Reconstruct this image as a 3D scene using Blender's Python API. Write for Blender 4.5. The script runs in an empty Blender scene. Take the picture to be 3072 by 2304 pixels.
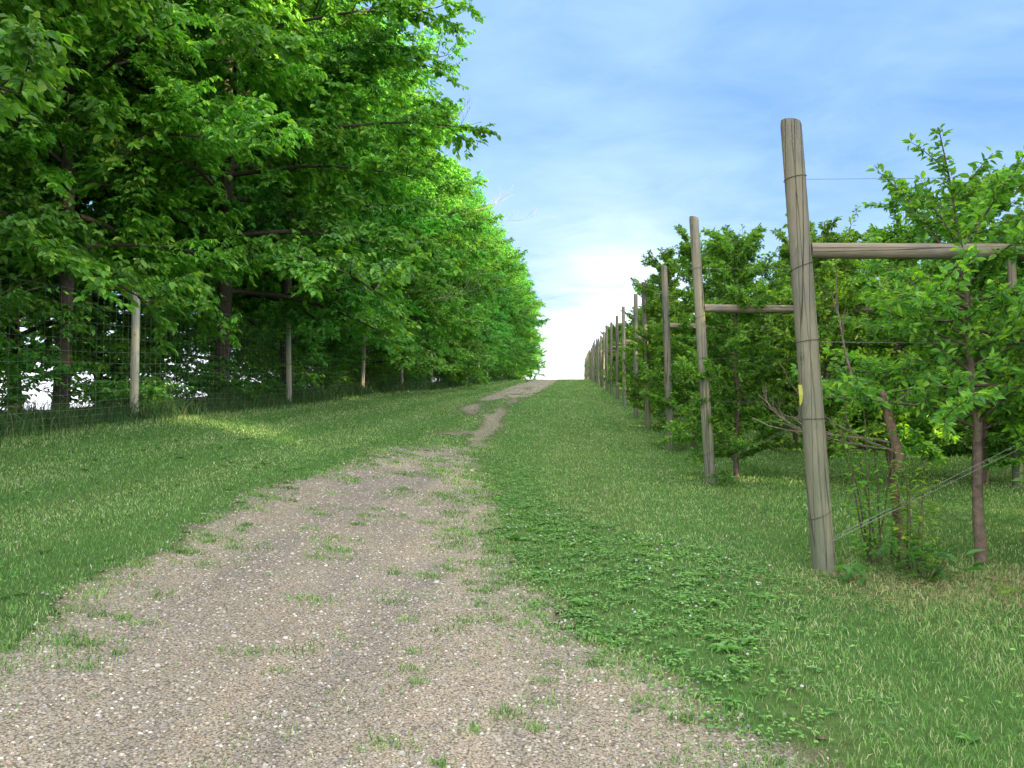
import bpy, math
import numpy as np
from mathutils import Vector
R = math.radians
rng = np.random.default_rng(7)
# ---------------------------------------------------------------- camera, light, sky
SC = bpy.context.scene
COL = SC.collection
CAMH = 1.4
cam_d = bpy.data.cameras.new('camera'); cam = bpy.data.objects.new('camera', cam_d); COL.objects.link(cam)
cam_d.sensor_width = 36; cam_d.lens = 2194 / 3072 * 36; cam_d.clip_start = .05; cam_d.clip_end = 6000
cam.location = (0, 0, CAMH); cam.rotation_euler = (R(92), 0, R(4.85)); SC.camera = cam

SUN_AZ, SUN_EL = R(115), R(10)
sd = bpy.data.lights.new('sun', 'SUN'); sd.energy = 5.0; sd.angle = R(.6); sd.color = (1, .79, .46)
sun = bpy.data.objects.new('sun', sd); COL.objects.link(sun)
to_sun = Vector((math.sin(SUN_AZ) * math.cos(SUN_EL), math.cos(SUN_AZ) * math.cos(SUN_EL), math.sin(SUN_EL)))
sun.rotation_euler = to_sun.to_track_quat('Z', 'Y').to_euler(); sun.location = to_sun * 100 + Vector((0, 0, 20))

W = bpy.data.worlds.new('World'); SC.world = W; W.use_nodes = True
nt = W.node_tree; nt.nodes.clear(); N = nt.nodes; L = nt.links
def nn(t, typ, **k):
    n = t.nodes.new(typ)
    for a, b in k.items():
        if a.startswith('i_'): n.inputs[a[2:].replace('_', ' ')].default_value = b
        else: setattr(n, a, b)
    return n
def math_(t, op, a, b=None, clamp=False):
    n = t.nodes.new('ShaderNodeMath'); n.operation = op; n.use_clamp = clamp
    for i, x in enumerate((a, b)):
        if x is None: continue
        if isinstance(x, (int, float)): n.inputs[i].default_value = x
        else: t.links.new(x, n.inputs[i])
    return n.outputs[0]
def mix_(t, fac, a, b, blend='MIX'):
    n = t.nodes.new('ShaderNodeMix'); n.data_type = 'RGBA'; n.blend_type = blend
    for s, x in ((n.inputs[0], fac), (n.inputs[6], a), (n.inputs[7], b)):
        if isinstance(x, (int, float)): s.default_value = x
        elif isinstance(x, tuple): s.default_value = (*x, 1)
        else: t.links.new(x, s)
    return n.outputs[2]
def ramp_(t, x, stops):
    n = t.nodes.new('ShaderNodeValToRGB'); cr = n.color_ramp
    while len(cr.elements) < len(stops): cr.elements.new(.5)
    for e, (p, c) in zip(cr.elements, stops):
        e.position = p; e.color = (*(c if isinstance(c, tuple) else (c, c, c)), 1)
    t.links.new(x, n.inputs[0]); return n.outputs[0]
sky = nn(nt, 'ShaderNodeTexSky', sky_type='NISHITA', sun_disc=False, sun_elevation=SUN_EL, sun_rotation=SUN_AZ, air_density=1.0, dust_density=1.0, ozone_density=2.0)
tc = nn(nt, 'ShaderNodeTexCoord')
sx = nn(nt, 'ShaderNodeSeparateXYZ'); L.new(tc.outputs['Generated'], sx.inputs[0])
zz = math_(nt, 'MAXIMUM', sx.outputs[2], 0.0)
inv = math_(nt, 'ADD', zz, .16)
cb = nn(nt, 'ShaderNodeCombineXYZ')
L.new(math_(nt, 'DIVIDE', sx.outputs[0], inv), cb.inputs[0]); L.new(math_(nt, 'DIVIDE', sx.outputs[1], inv), cb.inputs[1])
mp = nn(nt, 'ShaderNodeMapping'); mp.inputs['Rotation'].default_value = (0, 0, R(38)); mp.inputs['Scale'].default_value = (.75, 1.0, 1); mp.inputs['Location'].default_value = (3.2, 1.4, 0)
L.new(cb.outputs[0], mp.inputs[0])
n1 = nn(nt, 'ShaderNodeTexNoise', i_Scale=.75, i_Detail=5.0, i_Roughness=.5, i_Distortion=.3); L.new(mp.outputs[0], n1.inputs[0])
n2 = nn(nt, 'ShaderNodeTexNoise', i_Scale=4.5, i_Detail=7.0, i_Roughness=.6, i_Distortion=.4); L.new(mp.outputs[0], n2.inputs[0])
cl = math_(nt, 'ADD', math_(nt, 'MULTIPLY', n1.outputs[0], .72), math_(nt, 'MULTIPLY', n2.outputs[0], .28))
veil = ramp_(nt, cl, [(.40, .08), (.66, .72)])
# the bright bank of thin cloud low over the crest
vd = nn(nt, 'ShaderNodeVectorMath', operation='DOT_PRODUCT'); L.new(tc.outputs['Generated'], vd.inputs[0])
_b = Vector((.05, 1, .05)).normalized(); vd.inputs[1].default_value = _b
bank = math_(nt, 'POWER', math_(nt, 'MAXIMUM', vd.outputs['Value'], 0.0), 100.0)
low = math_(nt, 'POWER', math_(nt, 'SUBTRACT', 1.0, zz, True), 10.0)
cloudf = math_(nt, 'ADD', veil, math_(nt, 'MULTIPLY', low, .55), True)
mist = ramp_(nt, zz, [(.0, 1.), (.05, .8), (.14, .0)])
skyc = mix_(nt, 1.0, sky.outputs[0], (SKYG := (1.0, 1.0, 1.0)), 'MULTIPLY')
blue = mix_(nt, .75, skyc, (1.05, 2.3, 5.2))
c1 = mix_(nt, cloudf, blue, (2.9, 4.2, 6.3))
c2 = mix_(nt, math_(nt, 'MULTIPLY', bank, math_(nt, 'MULTIPLY', ramp_(nt, cl, [(.38, .25), (.6, 1.)]), 1.1), True), c1, (9.6, 9.8, 10.6))
# bright cloud added out of view, overhead and behind, to lift the shade
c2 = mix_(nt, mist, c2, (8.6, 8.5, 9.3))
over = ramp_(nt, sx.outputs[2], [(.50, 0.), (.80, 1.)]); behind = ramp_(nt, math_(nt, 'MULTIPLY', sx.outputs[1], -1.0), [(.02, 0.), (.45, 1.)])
east = ramp_(nt, sx.outputs[0], [(.60, 0.), (.86, 1.)])  # extra sky brightness added on the sun side, unseen, lighting the tree line
fill_sheet = math_(nt, 'MULTIPLY', math_(nt, 'MAXIMUM', math_(nt, 'MAXIMUM', over, east), behind), math_(nt, 'ADD', .35, cl), True)
c3 = mix_(nt, fill_sheet, c2, (17, 16.6, 16))
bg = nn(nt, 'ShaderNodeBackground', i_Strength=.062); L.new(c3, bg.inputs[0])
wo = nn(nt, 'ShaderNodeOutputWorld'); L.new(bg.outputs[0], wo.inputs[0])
SC.view_settings.view_transform = 'Standard'; SC.view_settings.look = 'None'
SC.view_settings.exposure = 1.95; SC.view_settings.gamma = 1
SC.cycles.max_bounces = 6; SC.cycles.diffuse_bounces = 3; SC.cycles.transmission_bounces = 4; SC.cycles.glossy_bounces = 2

# ---------------------------------------------------------------- terrain
PRv = [-400, -60, -10, 0, 5.8, 10.6, 15.4, 20.2, 25, 30, 34.7, 39.5, 44.3, 58.7, 80, 100, 120, 140, 165, 200, 300, 700, 3000]
PRz = [-6, -1, -.1, 0, .16, .36, .64, .97, 1.3, 1.7, 1.97, 2.24, 2.55, 3.43, 4.62, 5.5, 6.27, 6.75, 6.7, 5.6, 0, -25, -60]
PLv = [-400, -60, -10, 0, 6, 13, 20, 26.6, 33, 39, 45, 52, 58, 80, 100, 120, 140, 165, 200, 300, 700, 3000]
PLz = [-6, -.5, .3, .5, .8, 1.25, 1.55, 2.0, 2.25, 2.45, 2.8, 3.15, 3.5, 4.65, 5.5, 6.27, 6.75, 6.7, 5.6, 0, -25, -60]
def _sm(V, Z):
    g = np.arange(-420, 3100, .5); z = np.interp(g, V, Z); k = np.hanning(21); k /= k.sum()
    return g, np.convolve(np.pad(z, 10, 'edge'), k, 'valid')
GR, GL = _sm(PRv, PRz), _sm(PLv, PLz)
def ter(u, v):
    u = np.asarray(u, float); v = np.asarray(v, float)
    a = np.interp(v, *GR); b = np.interp(v, *GL)
    t = np.clip((-.8 - u) / 7.1, 0, 1); t = t * t * (3 - 2 * t) * .4 + t * .6
    z = a + (b - a) * t
    return z - np.clip(-13 - u, 0, 400) * .09 - np.clip(u - 60, 0, 400) * .05
_nz = [(rng.uniform(0, 2 * math.pi), rng.uniform(0, 2 * math.pi)) for _ in range(40)]
def noise(u, v, scale, seed=0, octs=4):
    """cheap smooth noise, about -1..1"""
    u = np.asarray(u, float) / scale; v = np.asarray(v, float) / scale; s = 0; a = 1; tot = 0
    for o in range(octs):
        for j in range(3):
            th, ph = _nz[(seed * 7 + o * 3 + j) % 40]
            f = 2 * math.pi * (2 ** o) * (.8 + .3 * j)
            s = s + a * np.sin(f * (u * math.cos(th) + v * math.sin(th)) + ph + 1.7 * np.sin(f * .6 * (u * math.sin(th + 1) - v * math.cos(th + 1)) + 2 * ph)) / 3
        tot += a; a *= .6
    return s / tot * 1.6
def in_poly(x, y, P):
    x = np.asarray(x); y = np.asarray(y); c = np.zeros(x.shape, bool); n = len(P)
    for i in range(n):
        x1, y1 = P[i]; x2, y2 = P[(i + 1) % n]
        if y1 == y2: continue
        c ^= ((y1 > y) != (y2 > y)) & (x < (x2 - x1) * (y - y1) / (y2 - y1) + x1)
    return c
ROAD = [(-2.7, -4), (-2.75, 2.5), (-2.85, 3.49), (-3.0, 4.02), (-3.1, 4.67), (-3.2, 5.49), (-3.42, 6.71), (-3.5, 8.05), (-3.4, 8.9), (-3.43, 10.2), (-3.4, 12), (-3.1, 13.4),
        (-2.5, 13.9), (-2.25, 14.6), (-2.3, 17), (-2.6, 20), (-2.6, 22.4), (-1.95, 21.8), (-1.8, 18), (-1.75, 14.9), (-1.7, 13.9), (-1.26, 10.5), (-.78, 7.9), (-.55, 6.22), (-.33, 5.35),
        (-.05, 4.44), (.1, 4.07), (.35, 3.81), (.45, 3.52), (.62, 3.3), (.9, 3.1), (1.1, 2.7), (1.3, 1.5), (1.3, -4)]
PATCHP = [(-3.3, 15.2), (-2.9, 16.9), (-2.3, 17.4), (-2.3, 16.6), (-2.8, 15.9)]
UPPER = [(-3.3, 21.4), (-3.75, 23.6), (-4.1, 36), (-4.3, 50), (-4.35, 76), (-4.5, 112), (-4.6, 150), (-2.0, 150), (-1.8, 112), (-1.65, 76), (-1.55, 62), (-1.9, 40), (-2.2, 25.5), (-2.0, 21.5)]
LAWNHOLE = [(.25, 2.75), (.45, 2.95), (.75, 2.95), (.8, 2.3), (.6, 1.2), (.2, 1.2)]
CLOVER = [(-1.35, 12.0), (-.85, 12.0), (-.35, 9.15), (.27, 7.25), (1.07, 6.5), (1.5, 5.7), (1.3, 5.0), (1.0, 4.4), (1.03, 3.65), (1.15, 3.1), (.95, 3.15), (.72, 3.3), (.48, 3.45), (.35, 3.8), (0, 4.19), (-.3, 4.7), (-.35, 5.5), (-.75, 7.17)]
def road_mask(u, v, fuzz=1.0):
    fine = 3 + 0 * v; fine = np.clip(v / 10, .6, 3)
    du = noise(u, v, 1.3, 1) * .16 * fuzz * np.clip(v / 6, .6, 1.8) + noise(u, v, .22, 2, 3) * .06 * fuzz
    dv = noise(u, v, 1.1, 3) * .3 * fuzz + noise(u, v, .25, 4, 3) * .08 * fuzz
    m = in_poly(u + du, v + dv, ROAD)
    m |= in_poly(u + du * .5, v + dv, PATCHP)
    up = in_poly(u + du * .6, v + dv, UPPER)
    up &= ~((noise(u * 1.0, v * .22, 1.0, 5) > np.clip(.0 + (v - 19) * .035, .0, .7)) & (v < 50))
    up &= ~((np.abs(u + 2.9) < .22) & (noise(u, v * .25, 1.2, 6) > .25) & (v < 55))
    return m | up

# ---------------------------------------------------------------- mesh helpers
class MB:
    def __init__(s): s.V = []; s.F4 = []; s.F3 = []; s.C = []; s.n = 0; s.m4 = []; s.m3 = []
    def add(s, V, F, C=(.5, .5, .5), mat=0):
        V = np.asarray(V, float).reshape(-1, 3); F = np.asarray(F, int)
        C = np.asarray(C, float); C = np.broadcast_to(C, (len(V), 3)) if C.ndim == 1 else C
        if F.shape[1] == 4: s.F4.append(F + s.n); s.m4.append(np.full(len(F), mat))
        else: s.F3.append(F + s.n); s.m3.append(np.full(len(F), mat))
        s.V.append(V); s.C.append(C); s.n += len(V)
    def mesh(s, name, mats, smooth=False):
        me = bpy.data.meshes.new(name)
        V = np.concatenate(s.V); C = np.concatenate(s.C)
        f4 = np.concatenate(s.F4) if s.F4 else np.zeros((0, 4), int); f3 = np.concatenate(s.F3) if s.F3 else np.zeros((0, 3), int)
        me.vertices.add(len(V)); me.vertices.foreach_set('co', V.astype(np.float32).ravel())
        li = np.concatenate([f4.ravel(), f3.ravel()]).astype(np.int32)
        me.loops.add(len(li)); me.loops.foreach_set('vertex_index', li)
        ls = np.concatenate([np.arange(len(f4)) * 4, len(f4) * 4 + np.arange(len(f3)) * 3]).astype(np.int32)
        me.polygons.add(len(ls)); me.polygons.foreach_set('loop_start', ls)
        mi = np.concatenate(s.m4 + s.m3).astype(np.int32); me.polygons.foreach_set('material_index', mi)
        me.polygons.foreach_set('use_smooth', np.full(len(ls), smooth))
        at = me.color_attributes.new('Col', 'FLOAT_COLOR', 'POINT')
        at.data.foreach_set('color', np.concatenate([C, np.ones((len(C), 1))], 1).astype(np.float32).ravel())
        me.update(calc_edges=True)
        for m in (mats if isinstance(mats, (list, tuple)) else [mats]): me.materials.append(m)
        return me
    def build(s, name, mats, parent=None, smooth=False, loc=None):
        o = bpy.data.objects.new(name, s.mesh(name, mats, smooth)); COL.objects.link(o)
        if parent: o.parent = parent
        if loc is not None: o.location = loc
        return o
def tag(o, label=None, cat=None, group=None, kind=None):
    if label: o['label'] = label
    if cat: o['category'] = cat
    if group: o['group'] = group
    if kind: o['kind'] = kind
    return o
def empty(name, loc, rz=0):
    o = bpy.data.objects.new(name, None); COL.objects.link(o); o.location = loc; o.rotation_euler = (0, 0, rz); o.empty_display_size = .2; return o
def copy_tree(o, parent=None):
    c = o.copy(); COL.objects.link(c); c.parent = parent
    for ch in list(o.children): copy_tree(ch, c)
    return c
def norm(a): return a / np.maximum(np.linalg.norm(a, axis=-1, keepdims=True), 1e-9)
def tube(mb, P, r, sides=8, col=(.2, .18, .15), cap=True, wob=0.0, mat=0):
    P = np.asarray(P, float); n = len(P); r = np.broadcast_to(np.asarray(r, float), (n,))
    T = norm(np.gradient(P, axis=0)); ref = np.array([0, 0, 1.]) if abs(T[0][2]) < .9 else np.array([0, 1., 0])
    A = norm(np.cross(T, ref)); B = np.cross(T, A)
    th = np.arange(sides) / sides * 2 * math.pi
    rr = r[:, None] * (1 + (wob * np.sin(th * 3 + P[:, 2:3] * 5) if wob else 0)) * np.ones((n, sides))
    V = P[:, None, :] + rr[..., None] * (np.cos(th)[None, :, None] * A[:, None, :] + np.sin(th)[None, :, None] * B[:, None, :])
    i = np.arange(n - 1)[:, None] * sides; j = np.arange(sides); k = (j + 1) % sides
    F = np.stack([i + j, i + k, i + sides + k, i + sides + j], -1).reshape(-1, 4)
    mb.add(V.reshape(-1, 3), F, col, mat)
    if cap:
        for e in (0, n - 1):
            C = np.vstack([V[e], P[e]]); f = np.stack([j, k, np.full(sides, sides)], -1)
            mb.add(C, f if e else f[:, ::-1], col, mat)
def leaves(mb, B, D, U, ln, wd, col, droop=.25, fold=.25, simple=False, mat=0):
    """B base points, D directions, U up normals, ln lengths, wd half widths, col (n,3)"""
    D = norm(D); S = norm(np.cross(D, U)); Nn = np.cross(S, D); n = len(B)
    ln = np.broadcast_to(ln, (n,))[:, None]; wd = np.broadcast_to(wd, (n,))[:, None]
    if simple:
        V = np.stack([B, B + D * ln * .45 + S * wd + Nn * wd * fold, B + D * ln - Nn * ln * droop, B + D * ln * .45 - S * wd + Nn * wd * fold], 1)
        f = np.array([[0, 1, 2], [0, 2, 3]]); k = 4
    else:
        m = B + D * ln * .5 - Nn * ln * droop * .25
        V = np.stack([B, B + D * ln * .28 + S * wd * .85 + Nn * wd * fold - Nn * ln * droop * .08, B + D * ln * .62 + S * wd * .8 + Nn * wd * fold - Nn * ln * droop * .4,
                      B + D * ln - Nn * ln * droop,
                      B + D * ln * .62 - S * wd * .8 + Nn * wd * fold - Nn * ln * droop * .4, B + D * ln * .28 - S * wd * .85 + Nn * wd * fold - Nn * ln * droop * .08], 1)
        f = np.array([[0, 1, 2, 3], [0, 3, 4, 5]]); k = 6
    F = (np.arange(n)[:, None, None] * k + f[None]).reshape(-1, f.shape[1])
    mb.add(V.reshape(-1, 3), F, np.repeat(col, k, 0), mat)

# ---------------------------------------------------------------- materials
def mat_new(name):
    m = bpy.data.materials.new(name); m.use_nodes = True; t = m.node_tree; t.nodes.clear()
    out = nn(t, 'ShaderNodeOutputMaterial'); return m, t, out
def leaf_mat(name, rough=.45, trans=.4, tcol=(1.35, 1.35, .4), spec=.35, nscale=3.0, var=.35, tip=None):
    m, t, out = mat_new(name)
    at = nn(t, 'ShaderNodeVertexColor', layer_name='Col')
    oi = nn(t, 'ShaderNodeObjectInfo')
    hs = nn(t, 'ShaderNodeHueSaturation'); t.links.new(at.outputs[0], hs.inputs['Color'])
    t.links.new(math_(t, 'ADD', .488, math_(t, 'MULTIPLY', oi.outputs['Random'], .024)), hs.inputs['Hue'])
    t.links.new(math_(t, 'ADD', 1 - var / 2, math_(t, 'MULTIPLY', oi.outputs['Random'], var)), hs.inputs['Value'])
    p = nn(t, 'ShaderNodeBsdfPrincipled', i_Roughness=rough); p.inputs['Specular IOR Level'].default_value = spec
    t.links.new(hs.outputs[0], p.inputs['Base Color'])
    tr = nn(t, 'ShaderNodeBsdfTranslucent'); t.links.new(mix_(t, 1.0, hs.outputs[0], tcol, 'MULTIPLY'), tr.inputs[0])
    mx = nn(t, 'ShaderNodeMixShader', i_Fac=trans); t.links.new(p.outputs[0], mx.inputs[1]); t.links.new(tr.outputs[0], mx.inputs[2])
    t.links.new(mx.outputs[0], out.inputs[0]); return m
def wood_mat(name, ca, cb_, cc, grain=1.0, crack=.5, axis='Z', moss=0.0, band=False, obj_var=.5):
    m, t, out = mat_new(name)
    tcn = nn(t, 'ShaderNodeTexCoord'); oi = nn(t, 'ShaderNodeObjectInfo')
    off = nn(t, 'ShaderNodeVectorMath', operation='ADD'); t.links.new(tcn.outputs['Object'], off.inputs[0])
    cx = nn(t, 'ShaderNodeCombineXYZ'); t.links.new(math_(t, 'MULTIPLY', oi.outputs['Random'], 37.0), cx.inputs[2]); t.links.new(math_(t, 'MULTIPLY', oi.outputs['Random'], 11.0), cx.inputs[0]); t.links.new(cx.outputs[0], off.inputs[1])
    mpn = nn(t, 'ShaderNodeMapping'); s = {'Z': (1, 1, .09), 'X': (.09, 1, 1)}[axis]; mpn.inputs['Scale'].default_value = s; t.links.new(off.outputs[0], mpn.inputs[0])
    g = nn(t, 'ShaderNodeTexNoise', i_Scale=42.0 * grain, i_Detail=6.0, i_Roughness=.65, i_Distortion=1.2); t.links.new(mpn.outputs[0], g.inputs[0])
    w = nn(t, 'ShaderNodeTexNoise', i_Scale=9.0, i_Detail=3.0, i_Distortion=2.5); t.links.new(mpn.outputs[0], w.inputs[0])
    big = nn(t, 'ShaderNodeTexNoise', i_Scale=1.1, i_Detail=3.0); t.links.new(off.outputs[0], big.inputs[0])
    c = mix_(t, ramp_(t, g.outputs[0], [(.35, 0.), (.65, 1.)]), ca, cb_)
    c = mix_(t, ramp_(t, w.outputs[0], [(.38, .8), (.46, 0.), (.52, .5), (.58, .0), (.64, .7)]), c, cc)
    c = mix_(t, math_(t, 'MULTIPLY', ramp_(t, big.outputs[0], [(.42, 0.), (.62, 1.)]), .6), c, (cb_[0] * 1.25, cb_[1] * 1.12, cb_[2] * .85))
    # drying cracks
    cr_m = nn(t, 'ShaderNodeMapping'); cr_m.inputs['Scale'].default_value = {'Z': (1, 1, .010), 'X': (.010, 1, 1)}[axis]; t.links.new(off.outputs[0], cr_m.inputs[0])
    v = nn(t, 'ShaderNodeTexVoronoi', feature='DISTANCE_TO_EDGE', i_Scale=13.0); t.links.new(cr_m.outputs[0], v.inputs[0])
    ck = math_(t, 'MULTIPLY', ramp_(t, v.outputs['Distance'], [(.0, 1.), (.03, 0.)]), crack)
    # knots
    km = nn(t, 'ShaderNodeMapping'); km.inputs['Scale'].default_value = {'Z': (1, 1, .55), 'X': (.55, 1, 1)}[axis]; t.links.new(off.outputs[0], km.inputs[0])
    kv = nn(t, 'ShaderNodeTexVoronoi', i_Scale=4.2); t.links.new(km.outputs[0], kv.inputs[0])
    kn = ramp_(t, kv.outputs['Distance'], [(.04, 1.), (.085, .0), (.11, .45), (.14, 0.)])
    c = mix_(t, math_(t, 'MULTIPLY', kn, .7), c, (ca[0] * .5, ca[1] * .45, ca[2] * .4))
    c = mix_(t, ck, c, (.02, .018, .015))
    hs = nn(t, 'ShaderNodeHueSaturation'); t.links.new(c, hs.inputs['Color'])
    t.links.new(math_(t, 'ADD', 1 - obj_var / 2, math_(t, 'MULTIPLY', oi.outputs['Random'], obj_var)), hs.inputs['Value'])
    c = hs.outputs[0]
    if moss:
        sz = nn(t, 'ShaderNodeSeparateXYZ'); t.links.new(tcn.outputs['Object'], sz.inputs[0])
        mz = ramp_(t, math_(t, 'DIVIDE', sz.outputs[2], 3.6, True), [(.0, 1.), (.6, .25), (1., 0.)])
        c = mix_(t, math_(t, 'MULTIPLY', math_(t, 'MULTIPLY', mz, ramp_(t, w.outputs[0], [(.3, .3), (.6, 1.)])), moss), c, (.12, .16, .09))
    b = nn(t, 'ShaderNodeBump', i_Strength=.6, i_Distance=.012)
    t.links.new(math_(t, 'SUBTRACT', math_(t, 'ADD', g.outputs[0], math_(t, 'MULTIPLY', w.outputs[0], .6)), math_(t, 'MULTIPLY', ck, 2.0)), b.inputs['Height'])
    p = nn(t, 'ShaderNodeBsdfPrincipled', i_Roughness=.85); p.inputs['Specular IOR Level'].default_value = .25
    t.links.new(c, p.inputs['Base Color']); t.links.new(b.outputs[0], p.inputs['Normal']); t.links.new(p.outputs[0], out.inputs[0]); return m
def plain(name, col, rough=.6, metal=0., bump=0):
    m, t, out = mat_new(name)
    tcn = nn(t, 'ShaderNodeTexCoord'); g = nn(t, 'ShaderNodeTexNoise', i_Scale=30.0, i_Detail=4.0); t.links.new(tcn.outputs['Object'], g.inputs[0])
    c = mix_(t, math_(t, 'MULTIPLY', g.outputs[0], .8), col, tuple(x * .55 for x in col))
    p = nn(t, 'ShaderNodeBsdfPrincipled', i_Roughness=rough, i_Metallic=metal); t.links.new(c, p.inputs['Base Color']); t.links.new(p.outputs[0], out.inputs[0]); return m
def vcol_mat(name, rough=.9, spec=.2, trans=0., nsc=0, tcol=(1.2, 1.3, .6)):
    m, t, out = mat_new(name); at = nn(t, 'ShaderNodeVertexColor', layer_name='Col'); c = at.outputs[0]
    if nsc:
        tcn = nn(t, 'ShaderNodeTexCoord'); g = nn(t, 'ShaderNodeTexNoise', i_Scale=nsc, i_Detail=5.0, i_Roughness=.7); t.links.new(tcn.outputs['Object'], g.inputs[0])
        c = mix_(t, 1.0, c, ramp_(t, g.outputs[0], [(.3, .45), (.7, 1.45)]), 'MULTIPLY')
    p = nn(t, 'ShaderNodeBsdfPrincipled', i_Roughness=rough); p.inputs['Specular IOR Level'].default_value = spec; t.links.new(c, p.inputs['Base Color'])
    if trans:
        tr = nn(t, 'ShaderNodeBsdfTranslucent'); t.links.new(mix_(t, 1.0, c, tcol, 'MULTIPLY'), tr.inputs[0])
        mx = nn(t, 'ShaderNodeMixShader', i_Fac=trans); t.links.new(p.outputs[0], mx.inputs[1]); t.links.new(tr.outputs[0], mx.inputs[2]); t.links.new(mx.outputs[0], out.inputs[0])
    else:
        t.links.new(p.outputs[0], out.inputs[0])
        if nsc:
            b = nn(t, 'ShaderNodeBump', i_Strength=.8, i_Distance=.02); t.links.new(g.outputs[0], b.inputs['Height']); t.links.new(b.outputs[0], p.inputs['Normal'])
    return m
M_LEAF = leaf_mat('broad_leaf', trans=.42)
M_ALEAF = leaf_mat('apple_leaf', trans=.5, tcol=(1.7, 1.6, .35), rough=.4, spec=.4, var=.2)
M_BARK = vcol_mat('bark', nsc=14.)
M_GRASS = vcol_mat('grass_blades', rough=.55, spec=.25, trans=.3)
M_STONE = vcol_mat('gravel_stones', rough=.85, spec=.3)
M_POST = wood_mat('weathered_post', (.10, .10, .095), (.27, .262, .235), (.165, .168, .15), moss=.55, crack=.9)
M_BRACE = wood_mat('brace_wood', (.11, .10, .085), (.23, .205, .17), (.16, .145, .12), axis='X', crack=.8)
M_FPOST = wood_mat('fence_post_wood', (.34, .34, .32), (.52, .52, .48), (.38, .38, .35), moss=.3, crack=.7, obj_var=.25)
M_WIRE = plain('galvanised_wire', (.20, .21, .21), .5, .6)
M_FWIRE = plain('fence_wire', (.30, .36, .33), .55, .5)
M_RUST = plain('dark_wire', (.10, .08, .07), .6, .5)

# ---------------------------------------------------------------- ground and track
def ground_material():
    m, t, out = mat_new('lawn_soil')
    tcn = nn(t, 'ShaderNodeTexCoord'); o = tcn.outputs['Object']
    a = nn(t, 'ShaderNodeTexNoise', i_Scale=.35, i_Detail=5.0); b = nn(t, 'ShaderNodeTexNoise', i_Scale=26.0, i_Detail=6.0, i_Roughness=.75)
    st = nn(t, 'ShaderNodeMapping'); st.inputs['Scale'].default_value = (1.6, .1, 1); t.links.new(o, st.inputs[0]); s = nn(t, 'ShaderNodeTexNoise', i_Scale=1.0, i_Detail=3.0); t.links.new(st.outputs[0], s.inputs[0])
    for n in (a, b): t.links.new(o, n.inputs[0])
    c = mix_(t, ramp_(t, a.outputs[0], [(.35, 0.), (.65, 1.)]), (.055, .14, .035), (.085, .17, .045))
    c = mix_(t, ramp_(t, s.outputs[0], [(.45, 0.), (.65, .6)]), c, (.12, .15, .055))
    c = mix_(t, ramp_(t, b.outputs[0], [(.3, .75), (.55, 0.)]), c, (.03, .04, .014))
    bp = nn(t, 'ShaderNodeBump', i_Strength=.9, i_Distance=.04); t.links.new(b.outputs[0], bp.inputs['Height'])
    p = nn(t, 'ShaderNodeBsdfPrincipled', i_Roughness=.9); p.inputs['Specular IOR Level'].default_value = .15
    t.links.new(c, p.inputs['Base Color']); t.links.new(bp.outputs[0], p.inputs['Normal']); t.links.new(p.outputs[0], out.inputs[0]); return m
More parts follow.
